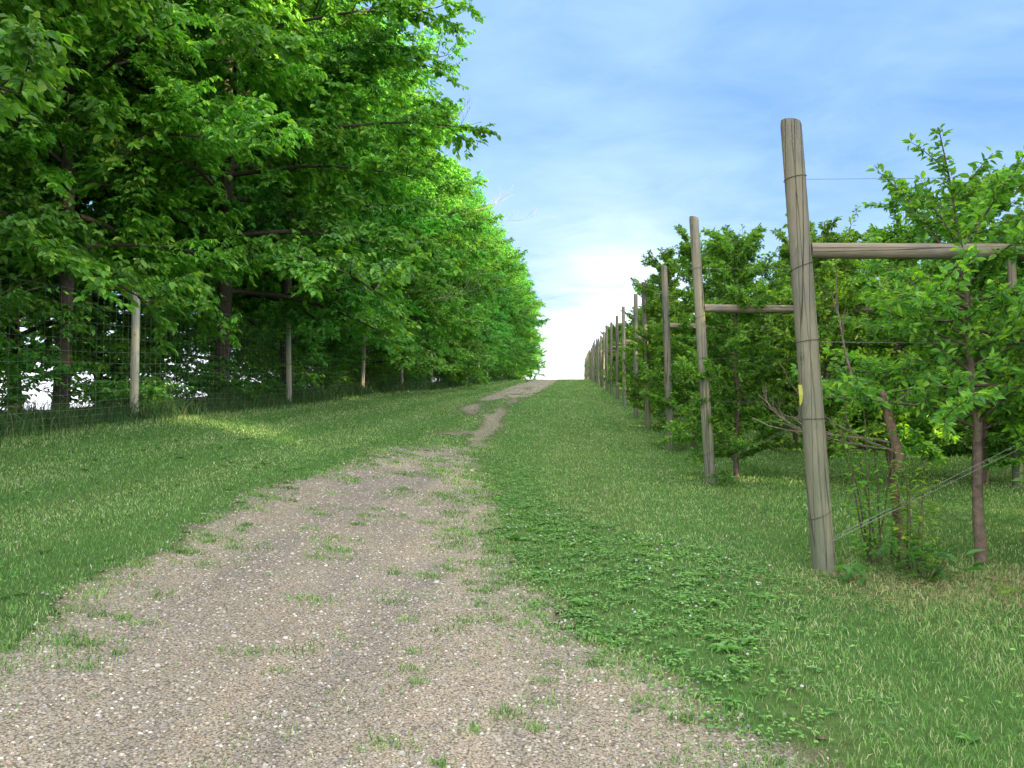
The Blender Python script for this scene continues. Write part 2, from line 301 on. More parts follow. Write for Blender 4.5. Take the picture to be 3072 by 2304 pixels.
def gravel_material():
    m, t, out = mat_new('limestone_gravel')
    tcn = nn(t, 'ShaderNodeTexCoord'); o = tcn.outputs['Object']
    v1 = nn(t, 'ShaderNodeTexVoronoi', i_Scale=85.0, i_Randomness=1.0); v2 = nn(t, 'ShaderNodeTexVoronoi', i_Scale=135.0); v3 = nn(t, 'ShaderNodeTexVoronoi', i_Scale=13.0)
    big = nn(t, 'ShaderNodeTexNoise', i_Scale=.9, i_Detail=5.0, i_Roughness=.6); fine = nn(t, 'ShaderNodeTexNoise', i_Scale=220.0, i_Detail=3.0); mid = nn(t, 'ShaderNodeTexNoise', i_Scale=7.0, i_Detail=5.0, i_Roughness=.7)
    for n in (v1, v2, v3, big, fine, mid): t.links.new(o, n.inputs[0])
    sp = nn(t, 'ShaderNodeSeparateColor'); t.links.new(v1.outputs['Color'], sp.inputs[0]); sp2 = nn(t, 'ShaderNodeSeparateColor'); t.links.new(v2.outputs['Color'], sp2.inputs[0])
    st = ramp_(t, sp.outputs[0], [(0., (.22, .20, .17)), (.3, (.34, .305, .25)), (.6, (.42, .38, .32)), (.8, (.29, .285, .28)), (1., (.56, .53, .48))])
    fi = ramp_(t, sp2.outputs[1], [(0., (.24, .20, .16)), (.5, (.40, .34, .27)), (1., (.55, .48, .40))])
    c = mix_(t, ramp_(t, mid.outputs[0], [(.4, 0.), (.6, 1.)]), st, fi)
    c = mix_(t, ramp_(t, big.outputs[0], [(.35, .0), (.6, .5)]), c, (.36, .30, .23))
    gap = ramp_(t, v1.outputs['Distance'], [(.42, 0.), (.75, .9)])
    c = mix_(t, gap, c, (.13, .105, .08))
    c = mix_(t, ramp_(t, mid.outputs[0], [(.26, .45), (.40, 0.)]), c, (.17, .14, .10))
    at = nn(t, 'ShaderNodeVertexColor', layer_name='Col'); sc_ = nn(t, 'ShaderNodeSeparateColor'); t.links.new(at.outputs[0], sc_.inputs[0])
    ef = math_(t, 'ADD', math_(t, 'SUBTRACT', 1.0, sc_.outputs[0]), math_(t, 'MULTIPLY', math_(t, 'SUBTRACT', mid.outputs[0], .5), 1.6))
    soil = mix_(t, fine.outputs[0], (.13, .115, .055), (.09, .12, .04))
    c = mix_(t, ramp_(t, ef, [(.25, 0.), (.75, .85)]), c, soil)
    rut = nn(t, 'ShaderNodeMapping'); rut.inputs['Scale'].default_value = (2.4, .22, 1); t.links.new(o, rut.inputs[0]); rn = nn(t, 'ShaderNodeTexNoise', i_Scale=1.0, i_Detail=4.0); t.links.new(rut.outputs[0], rn.inputs[0])
    c = mix_(t, 1.0, c, ramp_(t, rn.outputs[0], [(.3, (.62, .65, .68)), (.7, (.96, .95, .90))]), 'MULTIPLY')
    bp = nn(t, 'ShaderNodeBump', i_Strength=.9, i_Distance=.012)
    t.links.new(math_(t, 'ADD', math_(t, 'MULTIPLY', v1.outputs['Distance'], -1.0), math_(t, 'MULTIPLY', v2.outputs['Distance'], -.5)), bp.inputs['Height'])
    p = nn(t, 'ShaderNodeBsdfPrincipled', i_Roughness=.9); p.inputs['Specular IOR Level'].default_value = .2
    t.links.new(c, p.inputs['Base Color']); t.links.new(bp.outputs[0], p.inputs['Normal']); t.links.new(p.outputs[0], out.inputs[0]); return m
def grid_mesh(us, vs, name, mat, mask=None, dz=0.0, blur=0):
    U, V_ = np.meshgrid(us, vs); Z = ter(U, V_) + dz
    P = np.stack([U, V_, Z], -1).reshape(-1, 3); nu = len(us); nv = len(vs); C = np.full((len(P), 3), .5)
    i = (np.arange(nv - 1)[:, None] * nu + np.arange(nu - 1)[None]).ravel()
    F = np.stack([i, i + 1, i + nu + 1, i + nu], -1)
    if mask is not None:
        M = mask(U, V_).astype(float); Bm = M.copy()
        for ax in (0, 1, 0, 1):
            k = np.ones(blur[ax]) / blur[ax]; Bm = np.apply_along_axis(lambda q: np.convolve(np.pad(q, blur[ax] // 2, 'edge'), k, 'valid')[:len(q)], ax, Bm)
        C = np.repeat(np.clip((Bm.ravel() - .45) / .5, 0, 1)[:, None], 3, 1)
        F = F[M.ravel()[F].mean(1) > .5]
        us_, inv_ = np.unique(F, return_inverse=True); P = P[us_]; C = C[us_]; F = inv_.reshape(-1, 4)
    mb = MB(); mb.add(P, F, C)
    return mb if mask is not None else mb.build(name, mat, smooth=True)
us = np.concatenate([[-2500, -1200, -600, -350, -200, -120, -80, -60, -45], np.arange(-34, -12, 2.), np.arange(-12, 12, .4), np.arange(12, 30, 1.5), np.arange(30, 80, 6), [90, 120, 180, 300, 600, 1200, 2500]])
vs = np.concatenate([[-1500, -400, -200, -100, -60, -30, -15], np.arange(-10, 0, 1.), np.arange(0, 45, .4), np.arange(45, 180, 2.), np.arange(180, 320, 10), [350, 450, 600, 800, 1200, 2000, 2900]])
tag(grid_mesh(us, vs, 'ground', ground_material()), 'green mown ground rising to the crest of the hill', 'ground', kind='structure')
GM = gravel_material()
mb = grid_mesh(np.arange(-5, 2.2, .04), np.arange(-4, 16, .04), 'gravel_track', GM, lambda u, v: road_mask(u, v), .010, (9, 9))
mb2 = grid_mesh(np.arange(-6, .5, .1), np.arange(15.96, 150, .2), 'gravel_track', GM, lambda u, v: road_mask(u, v), .012, (7, 5))
mb.add(mb2.V[0], mb2.F4[0], mb2.C[0])
tag(mb.build('gravel_track', GM, smooth=True), 'pale tan gravel farm track running up the hill between lawns', 'track', kind='structure')

# ---------------------------------------------------------------- grass
def frustum_samples(n, v0, v1, p, ulo=-8.2, uhi0=4.0, uk=.80, uhi_max=24, llo=3.2, lk=1.0):
    g = np.linspace(v0, v1, 4000); hi = np.minimum(uhi0 + uk * g, uhi_max); lo = np.maximum(ulo, -llo - lk * g)
    w = (hi - lo) * np.maximum(g, 1.5) ** (-p); cdf = np.cumsum(w); cdf /= cdf[-1]
    v = np.interp(rng.random(n), cdf, g); hi = np.minimum(uhi0 + uk * v, uhi_max); lo = np.maximum(ulo, -llo - lk * v)
    return lo + rng.random(n) * (hi - lo), v
GREENS = np.array([[.075, .20, .048], [.120, .265, .064], [.18, .33, .095], [.31, .39, .18], [.50, .53, .33]])
def grass_colors(u, v, n):
    k = noise(u, v * .22, 1.1, 10) * .8 + noise(u, v, 3.2, 11) * .6 + noise(u + 3, v * .08, .9, 12) * .6
    stripe = .55 * np.sin(u * 2 * math.pi / 1.5 + .5 * np.sin(v * .12)) * (u < -2.5) + .25 * noise(u, v * .03, .4, 15)
    dry = np.exp(-((v - 5.4) / .45) ** 2) * (u > 2.1) * 1.3
    strip = stripe + dry + ((u > -.6) & (u < 1.6) & (v > 4)) * .25
    lush = in_poly(u, v, CLOVER) * 1.0
    t = np.clip(.5 + k * .5 + strip - lush * .7, 0, 1); r = rng.random(n)
    P0 = np.array([.38, .38, .18, .05, .01]); P1 = np.array([.14, .26, .28, .22, .10])
    P = P0[None] * (1 - t[:, None]) + P1[None] * t[:, None]; c = np.cumsum(P, 1); c /= c[:, -1:]
    idx = (r[:, None] > c).sum(1).clip(0, 4)
    return GREENS[idx] * (.75 + .5 * rng.random((n, 1)))
def blades(mb, u, v, z, h, w, col, lean=.5, tris=3):
    n = len(u); az = rng.uniform(0, 2 * math.pi, n); S = np.stack([np.cos(az), np.sin(az), np.zeros(n)], 1) * (w / 2)[:, None]
    la = rng.uniform(0, 2 * math.pi, n); lm = rng.uniform(.1, 1, n) * lean; Ld = np.stack([np.cos(la), np.sin(la), np.zeros(n)], 1) * (lm * h)[:, None]
    B = np.stack([u, v, z], 1); Hh = np.zeros((n, 3)); Hh[:, 2] = h
    if tris == 3:
        V = np.stack([B - S, B + S, B + Ld * .35 + Hh * .6 + S * .8, B + Ld * .35 + Hh * .6 - S * .8, B + Ld + Hh * .95], 1)
        f4 = np.arange(n)[:, None] * 5 + np.array([[0, 1, 2, 3]]); f3 = np.arange(n)[:, None] * 5 + np.array([[3, 2, 4]])
        c = np.repeat(col, 5, 0); c = c.reshape(n, 5, 3).copy(); c[:, 4] = c[:, 4] * 1.25; c = c.reshape(-1, 3)
        V = V.reshape(-1, 3)
        base = mb.n
        mb.add(V, f4, c); mb.F3.append(f3 + base); mb.m3.append(np.zeros(n, int))
    else:
        V = np.stack([B - S, B + S, B + Ld + Hh], 1); mb.add(V.reshape(-1, 3), np.arange(n)[:, None] * 3 + np.array([[0, 1, 2]]), np.repeat(col, 3, 0))
mb = MB()
for (n, v0, v1, p, tr) in ((560000, 1.2, 14, 1.25, 3), (400000, 13.5, 150, 1.9, 1)):
    u, v = frustum_samples(n, v0, v1, p)
    js = np.where(v < 9, 1.5, 1 + v / 28); ju, jv = rng.normal(0, .17, len(u)) * js, rng.normal(0, .25, len(u)) * js * 1.5
    k = ~road_mask(u + ju, v + jv)
    rm = rng.random(len(u)); kk = in_poly(u, v, CLOVER) & (v < 7.5) & (rm < .03)
    k &= ~kk; k |= in_poly(u, v, LAWNHOLE)
    bare = (noise(u, v, .5, 13) > .75) & (v < 7) & (u > -1.2) & (u < 2.6); k &= ~(bare & (rm < .8))
    u, v = u[k], v[k]; n = len(u); d = np.maximum(v, 2.5)
    h = (.018 + .017 * rng.random(n)) * (1 + .004 * d) * (1 + .35 * noise(u, v, .7, 14)); h = np.maximum(h, .02)
    h *= np.where(np.abs(u - 2.6) < .55, 1.5, 1); h *= np.where(u < -7.2, 2.0, 1)
    w = (.0026 + .0008 * (d - 2.5)) * (.8 + .5 * rng.random(n)) * (1. if tr == 3 else 1.5)
    blades(mb, u, v, ter(u, v), h, np.minimum(w, .10), grass_colors(u, v, n), 1.0, tr)
tag(mb.build('grass', M_GRASS), 'short mown green grass on both sides of the gravel track', 'grass', kind='stuff')
# tufts and strands invading the gravel
mb = MB()
nc = 3600
cu = rng.uniform(-4.2, 1.2, nc); cv = 1.5 + 13 * rng.random(nc) ** 1.2
e1 = ~(road_mask(cu - .28, cv) & road_mask(cu + .28, cv) & road_mask(cu, cv + .4)); e2 = ~(road_mask(cu - .65, cv) & road_mask(cu + .65, cv))
prob = np.where(e1, .8, np.where(e2, .34, .055)) + .12 * np.exp(-((cu + 2.0) / .35) ** 2) * (cv > 5.5) + .2 * (cv > 10) + .12 * (cu > -.9)
k = road_mask(cu, cv) & (rng.random(nc) < prob); cu, cv = cu[k], cv[k]
for a, b in zip(cu, cv):
    m_ = int(rng.integers(12, 70)); s = rng.uniform(.015, .06) * (1 + .05 * b)
    u = a + rng.normal(0, s, m_) * 1.4; v = b + rng.normal(0, s, m_)
    h = rng.uniform(.012, .04, m_); blades(mb, u, v, ter(u, v) + .01, h, np.full(m_, .0028 + .0008 * b), GREENS[rng.integers(0, 4, m_)] * rng.uniform(.7, 1.2), 1.2, 3)
u, v = frustum_samples(34000, 1.6, 90, 1.1, ulo=-4.5, uhi0=1.3, uk=0, uhi_max=1.3)
k = road_mask(u, v) & (noise(u, v, .9, 16) + .5 * noise(u, v, .2, 17) > .55 - .25 * (v > 9) - .35 * (u > -.9) * (v > 3.5)); u, v = u[k], v[k]; n = len(u)
blades(mb, u, v, ter(u, v) + .008, rng.uniform(.01, .03, n), .0026 + .0009 * v, GREENS[rng.integers(0, 5, n)], 1.6, 3)
tag(mb.build('sparse_grass', M_GRASS), 'sparse low tufts of grass growing through the gravel', 'grass', kind='stuff')
# clover and broad low weeds
mb = MB()
def clover_leaves(u, v, size, hh):
    n = len(u); col = np.array([[.085, .25, .055], [.115, .30, .06], [.065, .19, .05], [.16, .35, .08]])[rng.integers(0, 4, n)] * rng.uniform(.8, 1.2, (n, 1))
    z = ter(u, v) + hh; az = rng.uniform(0, 6.28, n)
    for j in range(3):
        a = az + j * 2.094; D = np.stack([np.cos(a), np.sin(a), rng.uniform(-.15, .35, n)], 1); U = norm(np.stack([rng.normal(0, .3, n), rng.normal(0, .3, n), np.ones(n)], 1))
        leaves(mb, np.stack([u, v, z], 1), D, U, size, size * .48, col, droop=.1, fold=.15)
u = rng.uniform(-1.6, 2.4, 90000); v = 2.6 + 10 * rng.random(90000) ** 1.4
k = in_poly(u + noise(u, v, .6, 20) * .3 + rng.normal(0, .2, len(u)), v + noise(u, v, .7, 21) * .4 + rng.normal(0, .2, len(u)), CLOVER) & (noise(u, v, .4, 22) > .0); u, v = u[k], v[k]
clover_leaves(u, v, .0075 + .0009 * v + .004 * rng.random(len(u)), .012 + .022 * rng.random(len(u)))
u = rng.uniform(-8, 5, 14000); v = 2 + 9 * rng.random(14000); k = ~road_mask(u, v) & (noise(u, v, .8, 23) > .35); u, v = u[k], v[k]
clover_leaves(u, v, .012 + .0012 * v, .02 + .025 * rng.random(len(u)))
tag(mb.build('clover', leaf_mat('clover_leaf', trans=.25, rough=.5, spec=.3, var=0)), 'dense dark green clover patch beside the gravel edge', 'clover', kind='stuff')
# plantain and dandelion rosettes
mb = MB()
def rosette(a, b, r, n, col, up=.45, wd=.2):
    az = rng.uniform(0, 6.28, n); D = np.stack([np.cos(az), np.sin(az), rng.uniform(.1, 1, n) * up * 2], 1)
    B = np.tile([a, b, float(ter(a, b)) + .01], (n, 1)); U = np.tile([0, 0, 1.], (n, 1)) + rng.normal(0, .2, (n, 3)); l = r * rng.uniform(.6, 1.1, n)
    leaves(mb, B, D, U, l, l * wd, np.array(col) * rng.uniform(.75, 1.25, (n, 1)), droop=.5, fold=.3)
for i in range(400):
    a, b = rng.uniform(-1.2, 2.6), 2.5 + 6.5 * rng.random() ** 1.3
    if in_poly(np.array([a]), np.array([b]), CLOVER)[0] or rng.random() < .04:
        if road_mask(np.array([a]), np.array([b]))[0] : continue
        rosette(a, b, rng.uniform(.04, .10), int(rng.integers(5, 11)), [(.09, .25, .055), (.12, .29, .07), (.07, .20, .05)][i % 3], wd=rng.choice([.14, .22, .3]))
for i in range(120):
    a, b = rng.uniform(-7.4, -3.2), rng.uniform(3, 12); rosette(a, b, rng.uniform(.04, .08), 7, (.07, .17, .04))
tag(mb.build('low_weeds', leaf_mat('weed_leaf', trans=.3, var=0)), 'broad leaved plantain and dandelion rosettes in the clover', 'weeds', kind='stuff')
# clover blossoms
mb = MB(); nb = 0
while nb < 90:
    a, b = rng.uniform(-1.2, 2.0), 2.6 + 6 * rng.random()
    if nb > 70: a, b = rng.uniform(-6.8, -3.4), rng.uniform(3.5, 7)
    elif not in_poly(np.array([a]), np.array([b]), CLOVER)[0]: continue
    n = 14; d = norm(rng.normal(0, 1, (n, 3))); d[:, 2] = np.abs(d[:, 2]); c0 = np.tile([a, b, float(ter(a, b)) + rng.uniform(.04, .065)], (n, 1))
    leaves(mb, c0, d, rng.normal(0, 1, (n, 3)), .010, .004, np.full((n, 3), .62), simple=True); nb += 1
tag(mb.build('clover_blossoms', vcol_mat('blossom')), 'small white clover blossoms dotted through the weeds', 'flowers', kind='stuff')
# straw litter and bare stems under the first row
mb = MB(); n = 16000
u = np.concatenate([rng.normal(3.0, .8, n // 2), rng.uniform(-3.3, 1, n // 2)]); v = np.concatenate([rng.normal(5.35, .4, n // 2), 1.6 + 8 * rng.random(n // 2)])
k = np.concatenate([np.ones(n // 2, bool), rng.random(n // 2) < .12]); u, v = u[k], v[k]; n = len(u)
az = rng.uniform(0, 6.28, n); D = np.stack([np.cos(az), np.sin(az), rng.uniform(-.1, .25, n)], 1); cc = np.array([[.42, .33, .19], [.33, .24, .14], [.22, .15, .09]])[rng.integers(0, 3, n)]
leaves(mb, np.stack([u, v, ter(u, v) + .015 + .02 * rng.random(n)], 1), D, np.tile([0, 0, 1.], (n, 1)), rng.uniform(.03, .10, n), .0016, cc, droop=0, fold=0, simple=True)
tag(mb.build('straw_litter', vcol_mat('straw')), 'dry tan straw and twigs lying by the first orchard row', 'litter', kind='stuff')
# loose stones
mb = MB()
def stones(u, v, s, col):
    n = len(u); th = np.arange(6) / 6 * 2 * math.pi; rot = rng.uniform(0, 6.28, (n, 1)); rx = s[:, None] * rng.uniform(.65, 1.25, (n, 6))
    X = rx * np.cos(th + rot); Y = rx * np.sin(th + rot) * rng.uniform(.6, 1, (n, 1)); z0 = ter(u, v) + .009
    ring = np.stack([u[:, None] + X, v[:, None] + Y, np.broadcast_to((z0 + s * .12)[:, None], X.shape)], -1)
    low_ = ring.copy(); low_[:, :, 2] = (z0 - .004)[:, None]
    tx = .62; top = np.stack([u[:, None] + X * tx, v[:, None] + Y * tx, z0[:, None] + s[:, None] * rng.uniform(.4, .7, (n, 1)) + s[:, None] * rng.uniform(-.1, .1, (n, 6))], -1)
    V = np.concatenate([low_, ring, top], 1); b = np.arange(n)[:, None, None] * 18; j = np.arange(6); k = (j + 1) % 6
    f = np.concatenate([np.stack([j, k, 6 + k, 6 + j], -1), np.stack([6 + j, 6 + k, 12 + k, 12 + j], -1), np.array([[12, 13, 14, 15], [12, 15, 16, 17]])])
    mb.add(V.reshape(-1, 3), (b + f[None]).reshape(-1, 4), np.repeat(col, 18, 0))
SCOL = np.array([[.36, .32, .275], [.43, .385, .335], [.29, .275, .26], [.24, .24, .25], [.58, .555, .52], [.33, .27, .20], [.39, .34, .29]])
n = 62000; g = np.linspace(1.4, 14, 2000); w = np.maximum(g, 1.4) ** -1.3; cdf = np.cumsum(w); cdf /= cdf[-1]; v = np.interp(rng.random(n), cdf, g); u = rng.uniform(-4.3, 1.4, n)
k = road_mask(u + rng.normal(0, .04, n), v + rng.normal(0, .05, n)) & (np.abs(u + 1.2) < 2.0 + v) & ~((u > .75) & (v < 3.4) & (rng.random(n) < .8)); u, v = u[k], v[k]; n = len(u)
s = .0035 + .0045 * rng.random(n) ** 2.2 + .0006 * v; s *= np.where(rng.random(n) < .015, 1.9, 1)
stones(u, v, s, SCOL[rng.integers(0, 7, n)] * rng.uniform(.5, 1.0, (n, 1)))
tag(mb.build('loose_gravel', M_STONE), 'loose crushed limestone pebbles covering the track', 'gravel', kind='stuff')

# ---------------------------------------------------------------- left: tree line
def rot_to(d, az, el):  # helper: direction from azimuth, elevation arrays
    return np.stack([np.cos(az) * np.cos(el), np.sin(az) * np.cos(el), np.sin(el)], -1)
LEAFC = np.array([[.092, .28, .048], [.125, .34, .055], [.17, .40, .062], [.056, .20, .042], [.25, .46, .07]])
def make_tree(name, seed, Ht, Rc, zb, leafL, nl, wfac=.25, simple=False, tw=13, lv=11, tint=(1, 1, 1), trunk_r=.13, el0=(10, 60)):
    r = np.random.default_rng(seed); root = empty(name, (0, 0, 0)); wood = MB(); crown = MB()
    nz = 12; tz = np.linspace(0, 1, nz); tx = np.cumsum(r.normal(0, .012 * Ht / nz * 2.2, nz)); ty = np.cumsum(r.normal(0, .012 * Ht / nz * 2.2, nz)); tx -= tx[0]; ty -= ty[0]
    TP = np.stack([tx, ty, tz * Ht * .96], 1); TP[0, 2] = -.15
    bc = np.array([.075, .065, .055])
    tube(wood, TP, trunk_r * (1 - tz) ** .8 + .015 + .08 * trunk_r * np.exp(-tz * 40), 10, bc, wob=.06)
    def tpt(h): return np.array([np.interp(h, TP[:, 2], TP[:, 0]), np.interp(h, TP[:, 2], TP[:, 1]), h])
    B_, D_, U_, C_, S_ = [], [], [], [], []
    for i in range(nl):
        f = (i + r.random()) / nl; h = zb + (Ht - zb) * f * .97; az = i * 2.39996 + r.normal(0, .35)
        Ln = Rc * (.80 + .2 * math.sin(math.pi * f)) * (1 - max(0, f - .45) ** 2 * 2.6) * r.uniform(.66, 1.04) + .25
        el = R(el0[0] + (el0[1] - el0[0]) * f + r.normal(0, 8)); p0 = tpt(h); m = 8; P = [p0]; d = rot_to(0, az, el); azc = az
        for s in range(m):
            el2 = el - (s / m) * R(38 * (1 - f)) ; azc += r.normal(0, .10); d = rot_to(0, azc, el2); P.append(P[-1] + d * Ln / m)
        P = np.array(P); rr = trunk_r * .42 * (1 - f * .75) * (1 - np.linspace(0, 1, m + 1)) ** .8 + .006
        tube(wood, P, rr, 5, bc * .95, cap=False)
        nsec = max(4, int(Ln * 3.2))
        for j in range(nsec):
            g_ = .18 + .82 * (j + r.random()) / nsec; q = g_ * m; a = int(min(q, m - 1)); pp = P[a] + (P[a + 1] - P[a]) * (q - a)
            az3 = azc + (1 if j % 2 else -1) * r.uniform(.45, 1.15) if g_ < .95 else azc + r.normal(0, .2); L2 = (.35 + .30 * Ln * (1 - g_ * .75)) * r.uniform(.7, 1.2)
            e3 = el * .4 + r.normal(.12, .48); mm = 4; Q = [pp]
            for s in range(mm):
                Q.append(Q[-1] + rot_to(0, az3 + r.normal(0, .12), e3 - s * .11) * L2 / mm)
            Q = np.array(Q); tube(wood, Q, np.linspace(.014, .004, mm + 1), 3, bc * .9, cap=False)
            # twigs
            nt_ = max(2, int(tw * L2 / .9)); t_ = .15 + .85 * (np.arange(nt_) + r.random(nt_)) / nt_; q = t_ * mm; a = np.minimum(q.astype(int), mm - 1)
            b0 = Q[a] + (Q[a + 1] - Q[a]) * (q - a)[:, None]
            taz = az3 + np.where(np.arange(nt_) % 2, 1, -1) * r.uniform(.3, 1.2, nt_); tel = r.normal(-.08, .52, nt_); tl = r.uniform(.22, .48, nt_)
            td = rot_to(0, taz, tel)
            clump = r.uniform(.72, 1.25)
            for x in range(lv):
                ft = (x + .6) / lv; pos = b0 + td * (tl * ft)[:, None]; pos[:, 2] -= .12 * tl * ft ** 2
                la = taz + (1 if x % 2 else -1) * r.uniform(.3, 1.1, nt_); ld = rot_to(0, la, r.normal(-.35, .28, nt_))
                B_.append(pos); D_.append(ld); U_.append(norm(np.stack([r.normal(0, .55, nt_), r.normal(0, .55, nt_), np.ones(nt_)], 1)))
                ci = r.choice(5, nt_, p=[.34, .27, .17, .14, .08]); C_.append(LEAFC[ci] * clump * r.uniform(.85, 1.15, (nt_, 1))); S_.append(leafL * r.uniform(.65, 1.25, nt_))
    B_, D_, U_, C_, S_ = map(np.concatenate, (B_, D_, U_, C_, S_))
    leaves(crown, B_, D_, U_, S_, S_ * wfac, C_ * np.array(tint), droop=.28, fold=.2, simple=simple)
    wood.build('trunk', M_BARK, root, smooth=True); crown.build('crown', M_LEAF, root)
    return root, len(B_)
def dead_branch(parent, p0, az, ln, seed):
    r = np.random.default_rng(seed); mb = MB()
    def grow(p, az, el, ln, rad, dep):
        n = 6; P = [np.array(p, float)]; e = el
        for s in range(n):
            az += r.normal(0, .12); e += r.normal(.04, .06); P.append(P[-1] + rot_to(0, az, e) * ln / n)
        P = np.array(P); tube(mb, P, np.linspace(rad, rad * .35, n + 1), 4, (.30, .27, .24), cap=False)
        if dep:
            for k in range(5): i = int(r.integers(1, n)); grow(P[i], az + r.choice([-1, 1]) * r.uniform(.3, .9), e + r.uniform(-.1, .4), ln * .5 * r.uniform(.6, 1), rad * .5, dep - 1)
    grow(p0, az, .05, ln, .018, 2)
    return mb.build('dead_branch', M_BARK, parent, smooth=True)
protos = []; cnt = []
specs = [('hardwood_tree', 11, 15.5, 4.9, 2.7, .145, 60, .27), ('hardwood_tree', 12, 15.5, 5.0, 2.3, .13, 60, .36), ('hardwood_tree', 13, 17.5, 4.7, 1.5, .13, 66, .28), ('hardwood_tree', 14, 14.5, 4.8, .8, .13, 60, .34)]
for s, tn in zip(specs, [(1.45, 1.3, 1.2), (1.15, 1.18, 1.1), (.85, .98, 1.2), (1.1, 1.08, .95)]):
    o, c = make_tree(*s, tint=tn); protos.append(o); cnt.append(c)
import sys; print("leaves", cnt, file=sys.stderr)
def ordinal(i):
    W_ = ['first', 'second', 'third', 'fourth', 'fifth', 'sixth', 'seventh', 'eighth', 'ninth', 'tenth', 'eleventh', 'twelfth', 'thirteenth', 'fourteenth', 'fifteenth', 'sixteenth', 'seventeenth', 'eighteenth', 'nineteenth']
    if i < 19: return W_[i]
    t = ['twentieth', 'thirtieth', 'fortieth', 'fiftieth', 'sixtieth', 'seventieth']; tt = ['twenty', 'thirty', 'forty', 'fifty', 'sixty', 'seventy']; a, b = divmod(i + 1, 10)
    return t[a - 2] if b == 0 else tt[a - 2] + '-' + W_[b - 1]
tr = np.random.default_rng(5); used = set()
def place(protolist, idx, x, y, sc, rz, dz=0.):
    p = protolist[idx]
    if idx_key(protolist, idx) in used: o = copy_tree(p)
    else: o = p; used.add(idx_key(protolist, idx))
    o.location = (x, y, float(ter(x, y)) + dz); o.scale = (sc, sc, sc * tr.uniform(.95, 1.08)) if not isinstance(sc, tuple) else sc; o.rotation_euler = (0, 0, rz); return o
def idx_key(pl, i): return (id(pl), i)
front = [(-9.6, 4.5, 0, 1.0), (-9.9, 8.6, 1, .98), (-9.5, 12.8, 0, .95), (-8.6, 17.2, 1, 1.24), (-8.6, 21.5, 2, 1.12)]
v = 25.5
while v < 128: front.append((-8.9 + tr.normal(0, .35), v, int(tr.choice([1, 2, 2, 3])), tr.uniform(.86, 1.06))); v += tr.uniform(3.4, 4.6)
fr_objs = []
for i, (x, y, k, s) in enumerate(front):
    o = place(protos, k, x, y, s, tr.uniform(0, 6.28)); fr_objs.append(o)
    tag(o, '%s tall leafy hardwood from the camera in the front row behind the fence' % ordinal(i), 'tree', 'hardwood trees in the front row behind the wire fence')
def hang_dead(o, P, az, ln, seed):
    s_ = o.scale; q = np.array(P, float) - np.array(o.location); c_, s2 = math.cos(-o.rotation_euler[2]), math.sin(-o.rotation_euler[2])
    q = np.array([q[0] * c_ - q[1] * s2, q[0] * s2 + q[1] * c_, q[2]]) / np.array(s_); dead_branch(o, q, az - o.rotation_euler[2], ln, seed)
hang_dead(fr_objs[4], (-4.9, 21.6, 10.2), .2, 2.0, 3); hang_dead(fr_objs[6], (-5.6, 27.5, 5.6), .05, 2.6, 4); hang_dead(fr_objs[8], (-5.2, 36.5, 11.5), .3, 2.6, 6); hang_dead(fr_objs[11], (-4.9, 50, 14.5), .6, 2.8, 8)
v = 3.0; i = 0
while v < 110:
    o = place(protos, int(tr.choice([1, 2, 3])), -13.2 + tr.normal(0, .8), v, tr.uniform(.82, 1.02), tr.uniform(0, 6.28))
    tag(o, '%s hardwood from the camera in the back row, glimpsed between front trunks' % ordinal(i), 'tree', 'hardwood trees in the back row'); v += tr.uniform(3.6, 4.8); i += 1
# understorey shrubs
def make_shrub(seed, Hs, Rs, nstem=9, leafL=.085):
    r = np.random.default_rng(seed); root = empty('shrub', (0, 0, 0)); wood = MB(); fol = MB(); B_, D_, U_, C_, S_ = [], [], [], [], []
    for i in range(nstem):
        az = r.uniform(0, 6.28); P = [np.array([r.normal(0, .12), r.normal(0, .12), -.05])]; e = R(r.uniform(50, 85)); ln = Hs * r.uniform(.6, 1.15)
        for s in range(8): e -= .09 * r.random() * 2; P.append(P[-1] + rot_to(0, az + r.normal(0, .15), e) * ln / 8)
        P = np.array(P); tube(wood, P, np.linspace(.016, .004, 9), 4, (.15, .12, .09), cap=False)
        for j in range(26):
            q = r.uniform(1.2, 8); a = min(int(q), 7); p = P[a] + (P[a + 1] - P[a]) * (q - a); ta = r.uniform(0, 6.28); te = r.normal(.1, .3); tl = r.uniform(.2, .55) * Rs; d = rot_to(0, ta, te)
            n = 11; f = (np.arange(n) + .5) / n; pos = p + d * (tl * f)[:, None]; pos[:, 2] -= .15 * tl * f ** 2
            la = ta + np.where(np.arange(n) % 2, 1, -1) * r.uniform(.3, 1.2, n)
            B_.append(pos); D_.append(rot_to(0, la, r.normal(-.25, .3, n))); U_.append(norm(np.stack([r.normal(0, .35, n), r.normal(0, .35, n), np.ones(n)], 1)))
            C_.append(LEAFC[r.choice(5, n, p=[.35, .25, .12, .23, .05])] * r.uniform(.7, 1.15)); S_.append(leafL * r.uniform(.6, 1.3, n))
    B_, D_, U_, C_, S_ = map(np.concatenate, (B_, D_, U_, C_, S_)); leaves(fol, B_, D_, U_, S_, S_ * .3, C_, droop=.25)
    wood.build('stems', M_BARK, root, smooth=True); fol.build('foliage', M_LEAF, root); return root
shr = [make_shrub(31, 1.9, 1.0, 13), make_shrub(32, 3.0, 1.3, 17), make_shrub(33, 1.2, .9, 14, .09)]
v = 5.0; i = 0
